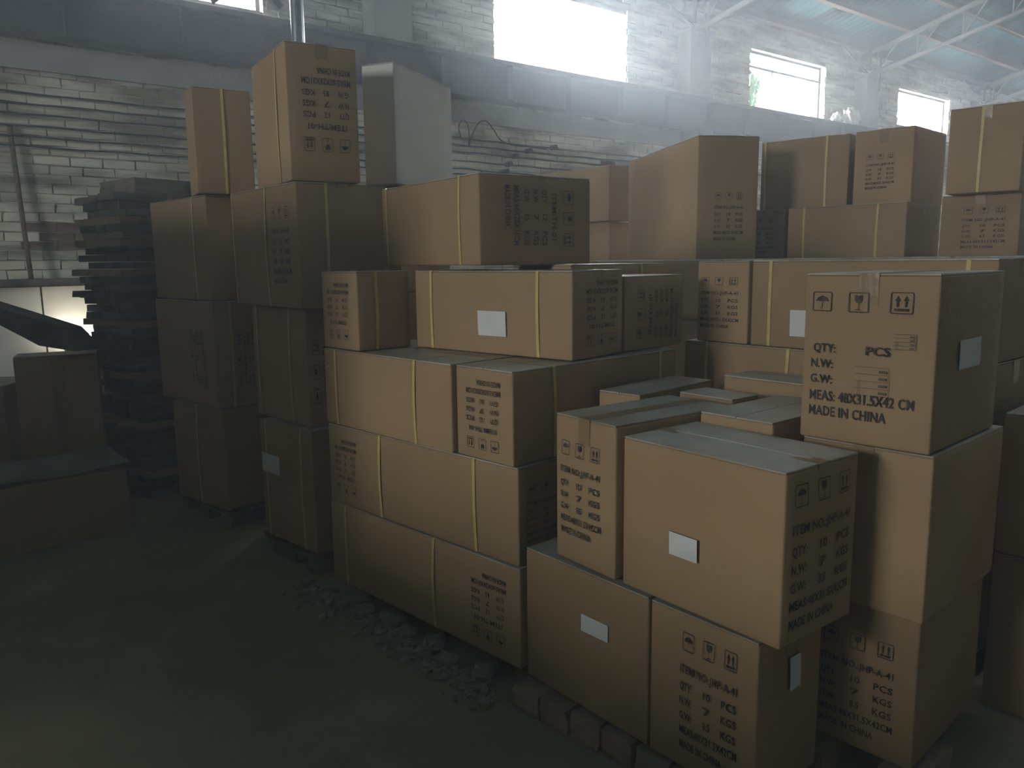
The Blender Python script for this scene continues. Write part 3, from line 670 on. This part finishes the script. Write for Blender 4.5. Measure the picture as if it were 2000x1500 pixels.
for k, (e1, e2, w, d, lb) in enumerate(((0, -1.1, 1.1, .44, 'front right of'), (.46, -1.1, 1.1, .9, 'second row of'), (1.40, -1.1, 1.1, .88, 'back right of'), (.94, .01, 1.1, 1.3, 'left side of'), (1.12, 1.12, 1.1, 1.1, 'far left of'), (1.90, 2.24, 1.2, .48, 'far end of'))):
    n = F0 + fR * e1 + fL * e2; pallet(n.x, n.y, fa, w, d, 'wooden pallet under the %s the rear carton platform' % lb)

# ------------------------------------------------------------------ bricks the front cartons stand on
def rough(name, m, loc, rz, sx, sy, sz, seed, label, cat, group, jit=0.09):
    rr = random.Random(seed); bm = bmesh.new(); bmesh.ops.create_cube(bm, size=1.0); bmesh.ops.subdivide_edges(bm, edges=bm.edges[:], cuts=3, use_grid_fill=True)
    for v in bm.verts:
        n = v.co.copy(); k = jit * (1.4 if sum(abs(abs(t) - .5) < .01 for t in n) >= 2 else .4)
        v.co = Vector((n.x * sx * (1 - rr.uniform(0, k)), n.y * sy * (1 - rr.uniform(0, k)), n.z * sz * (1 - (rr.uniform(0, k) if n.z > -.49 else 0)) + sz / 2))
    o = bm_obj(name, bm, m, None, Matrix.Translation(loc) @ Matrix.Rotation(rz, 4, 'Z')); return tag(o, label, cat, group)
e = Vector((.707, -.707, 0)); nn = Vector((.707, .707, 0)); b0 = Vector((0.012, 2.352, 0.001))
ordn = ['farthest', 'second from the far end', 'third', 'fourth', 'fifth', 'sixth', 'nearest']
for k in range(7):
    c = b0 + e * (0.058 + .118 * k) + nn * .078
    rough('curb_brick', CLAY, c, -math.pi / 4 + R.uniform(-.03, .03), .112, .24, .078 + R.uniform(-.003, .004), 20 + k, 'rough clay brick, %s in the row under the front cartons' % ordn[k] if k in (0, 1, 6) else 'rough clay brick, %s along the row under the front cartons' % ordn[k], 'brick', 'bricks under the front cartons')
for k, (x, y, w) in enumerate(((.80, 2.22, 'middle'), (.62, 2.70, 'far'), (1.00, 2.70, 'back'))):
    rough('curb_brick', CLAY, (x, y, .001), -math.pi / 4, .2, .24, .086, 50 + k, 'rough clay brick, %s one hidden beneath the front cartons' % w, 'brick', 'hidden bricks')
rough('curb_brick', CLAY, (.86, 2.04, .001), -.82, .11, .24, .086, 70, 'rough clay brick, left one under the bottom carton of the right tower', 'brick', 'bricks under the front cartons')
rough('curb_brick', CLAY, (1.06, 1.92, .001), -.82, .11, .24, .086, 71, 'rough clay brick, near one under the bottom carton of the right tower', 'brick', 'bricks under the front cartons')
# broken lumps in front of the middle stack
rr = random.Random(11)
spots = [(.06, .11), (.19, .09), (.31, .12), (.43, .10), (.55, .13), (.68, .09), (.80, .12), (.93, .1)]
pos = ['nearest the camera', 'second nearest the camera', 'third along', 'fourth along', 'fifth along', 'sixth along', 'second from the far end', 'at the far end']
for k, (t, s_) in enumerate(spots):
    p = Vector((-.005, 2.50, 0.001)) + (Vector((-.76, .86, 0)) * t) + Vector((-.055 - .03 * (k % 2), -.05 - .02 * (k % 2), 0))
    rough('broken_lump', RUBBLE, p, rr.uniform(0, 3), s_, s_ * .7, rr.uniform(.028, .045), 80 + k, 'pale broken masonry lump %s in the line before the middle stack' % pos[k], 'rubble lump', 'broken lumps before the middle stack', .3)
bm = bmesh.new()
for k in range(420):
    t = rr.uniform(-.05, 1.1); p = Vector((-.03, 2.46, 0)) + Vector((-.76, .86, 0)) * t + Vector((-.7, -.7, 0)) * (.075 + abs(rr.gauss(0, .05))); s_ = rr.uniform(.004, .014)
    boxb(bm, p.x - s_, p.x + s_, p.y - s_, p.y + s_, 0, s_ * 1.2, 0, s_ * .4)
o = bm_obj('mortar_crumbs', bm, RUBBLE); tag(o, 'pale mortar crumbs scattered along the foot of the middle stack', 'rubble', kind='stuff')

# ------------------------------------------------------------------ ragged stack of flattened board, left
rr = random.Random(21); n = 42; z = 0.0
for k in range(n):
    t = 1.81 / n; w = .60 + rr.uniform(-.06, .06); d = .55 + rr.uniform(-.04, .04)
    bm = bmesh.new(); m = 10
    outline = []
    for i in range(m): outline.append((-w / 2 + w * i / m, -d / 2 + rr.uniform(-.035, .035)))
    for i in range(m): outline.append((w / 2 + rr.uniform(-.012, .012), -d / 2 + d * i / m))
    for i in range(m): outline.append((w / 2 - w * i / m, d / 2 + rr.uniform(-.02, .02)))
    for i in range(m): outline.append((-w / 2 + rr.uniform(-.03, .03), d / 2 - d * i / m))
    A = [bm.verts.new((x, y, .001)) for x, y in outline]; B = [bm.verts.new((x + rr.uniform(-.006, .006), y + rr.uniform(-.006, .006), t - .003)) for x, y in outline]
    bm.faces.new(A); bm.faces.new(B[::-1])
    for i in range(len(A)): bm.faces.new((A[i], A[(i + 1) % len(A)], B[(i + 1) % len(A)], B[i]))
    lean = .06 * (k / n)
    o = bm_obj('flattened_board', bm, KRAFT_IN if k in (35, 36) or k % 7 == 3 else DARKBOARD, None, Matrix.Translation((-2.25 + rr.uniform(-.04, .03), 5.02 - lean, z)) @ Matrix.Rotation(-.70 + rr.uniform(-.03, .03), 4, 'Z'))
    tag(o, {n - 1: 'topmost ragged flattened board of the tall dark stack', 0: 'lowest ragged flattened board of the tall dark stack', 36: 'upper pale brown board jutting from the tall dark ragged stack', 35: 'lower pale brown board jutting from the tall dark ragged stack'}.get(k, 'ragged grimy flattened board in the tall dark stack left of the cartons'), 'flattened board', 'flattened boards in the dark ragged stack')
    z += t
for k, (dx, dy, w, h, lb) in enumerate(((.02, .0, .48, .15, 'dark low box on top of the ragged board stack'),)):
    o = rough('grimy_box', DARKBOARD, (-2.20, 4.97, z), -.70, w, .42, h - .06, 31, lb, 'box', None, .05)

# ------------------------------------------------------------------ left: opened cartons, lean-to board, lamp behind
carton('J1', -2.42, 4.59, 0.002, 0.895, -0.45, 0.42, 0.22, 'plain tall carton at far left with a dark tape stripe down its face', [], group='dim cartons at the left edge', tape=False)
J = BASE['J1']
bm = bmesh.new(); boxb(bm, -.03, .03, -.1195, -.1175, .1, .87); bm_obj('packing_tape', bm, TAPE, J)
carton('J3', -2.93, 4.50, 0.002, 0.72, -0.10, 0.5, 0.42, 'plain dim carton cut by the left edge of the photograph', [], group='dim cartons at the left edge', tape=False)
# low opened carton in front with a loose flap sheet
root = empty('opened_carton', (-2.486, 3.960, 0.0), math.radians(43.8), label='low opened carton on the floor at far left under a pale loose sheet', cat='carton', group='dim cartons at the left edge')
w, d, h = .80, .40, .335
for nm, b in (('side_panel', (-w / 2, w / 2, -d / 2, -d / 2 + .006, 0.001, h)), ('side_panel', (-w / 2, w / 2, d / 2 - .006, d / 2, 0.001, h)), ('end_panel', (-w / 2, -w / 2 + .006, -d / 2 + .007, d / 2 - .007, 0.001, h)), ('end_panel', (w / 2 - .006, w / 2, -d / 2 + .007, d / 2 - .007, .001, h)), ('bottom_panel', (-w / 2 + .007, w / 2 - .007, -d / 2 + .007, d / 2 - .007, .001, .007))):
    bm = bmesh.new(); boxb(bm, *b); bm_obj(nm, bm, KRAFT, root)
bm = bmesh.new(); n = 10; rows = []
for i in range(n + 1):
    rows.append([bm.verts.new((-w / 2 - .02 + (w + .06) * i / n, -d / 2 + .03 + (d - .02) * j / n, h + .004 + .018 * math.sin(i * .5) ** 2 + .03 * (j / n) ** 2)) for j in range(n + 1)])
for i in range(n):
    for j in range(n): bm.faces.new((rows[i][j], rows[i + 1][j], rows[i + 1][j + 1], rows[i][j + 1]))
bmesh.ops.solidify(bm, geom=bm.faces[:], thickness=.004)
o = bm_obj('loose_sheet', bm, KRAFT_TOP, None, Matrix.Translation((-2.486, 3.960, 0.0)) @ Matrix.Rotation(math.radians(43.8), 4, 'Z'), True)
tag(o, 'pale curved loose board sheet lying on the low opened carton', 'board sheet')
# thick board leaning over the left cartons
bm = bmesh.new()
pr = [(0, 0), (.56, -.186), (.62, -.25), (.73, -.30), (.60, -.315), (.40, -.28), (.19, -.16), (0, -.08)]
A = [bm.verts.new((x, 0, z)) for x, z in pr]; B = [bm.verts.new((x, .16, z)) for x, z in pr]
bm.faces.new(A); bm.faces.new(B[::-1])
for i in range(8): bm.faces.new((A[i], A[(i + 1) % 8], B[(i + 1) % 8], B[i]))
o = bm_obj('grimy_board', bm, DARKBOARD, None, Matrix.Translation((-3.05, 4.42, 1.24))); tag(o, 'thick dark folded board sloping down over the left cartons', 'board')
# pale boards against the wall lit by a tube lamp, ledge plank above
for k, (u0, u1) in enumerate(((0.30, 1.02), (1.035, 1.86))):
    bm = bmesh.new(); boxb(bm, u0, u1, .045, .075, .001, 1.235, 0, .003)
    o = bm_obj('pale_board', bm, PALE, None, WM); tag(o, ('left pale board standing against the brick wall in the lamp glow', 'right pale board standing against the wall, brightly lit at its foot')[k], 'board', 'pale boards against the wall')
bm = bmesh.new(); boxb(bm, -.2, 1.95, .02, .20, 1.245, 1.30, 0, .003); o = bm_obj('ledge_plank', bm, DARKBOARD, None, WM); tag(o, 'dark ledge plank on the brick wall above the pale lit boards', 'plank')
c = carton('J4', *(W(1.65, .62, 0).xy), 0.002, 0.80, TH - math.pi / 2 + math.radians(0) + 1.57, 0.45, 0.35, 'carton behind the leaning board carrying the lit tube lamp', group='dim cartons at the left edge', tape=False)
root = empty('tube_lamp', W(1.32, .25, 0.0), WANG, label='short lit tube lamp glowing low by the wall behind the ragged stack', cat='lamp')
root.matrix_basis = WM @ Matrix.Translation((1.25, .24, 0.80))
bm = bmesh.new(); tube(bm, [(-.16, 0, .03), (.16, 0, .03)], .014, 12); bm_obj('glass_tube', bm, GLOW, root)
bm = bmesh.new(); boxb(bm, -.19, .19, -.02, .03, -.012, .012); boxb(bm, -.19, -.165, -.015, .015, -.01, .045); boxb(bm, .165, .19, -.015, .015, -.01, .045); bm_obj('lamp_body', bm, PALE, root)
bm = bmesh.new(); boxb(bm, -.12, .12, -.03, .06, -.80, -.012); bm_obj('lamp_stand', bm, DARKBOARD, root)
# small scraps
def scrap(loc, rz, s, lb, seed):
    rr = random.Random(seed); bm = bmesh.new(); n = 4; g = [[bm.verts.new(((i / n - .5) * s, rr.uniform(-.004, .004), (j / n) * s * 1.4 + rr.uniform(-.004, .004))) for j in range(n + 1)] for i in range(n + 1)]
    for i in range(n):
        for j in range(n): bm.faces.new((g[i][j], g[i + 1][j], g[i + 1][j + 1], g[i][j + 1]))
    bmesh.ops.solidify(bm, geom=bm.faces[:], thickness=.001)
    o = bm_obj('torn_tape', bm, PLASTIC, BASE['G3'] , None); return o
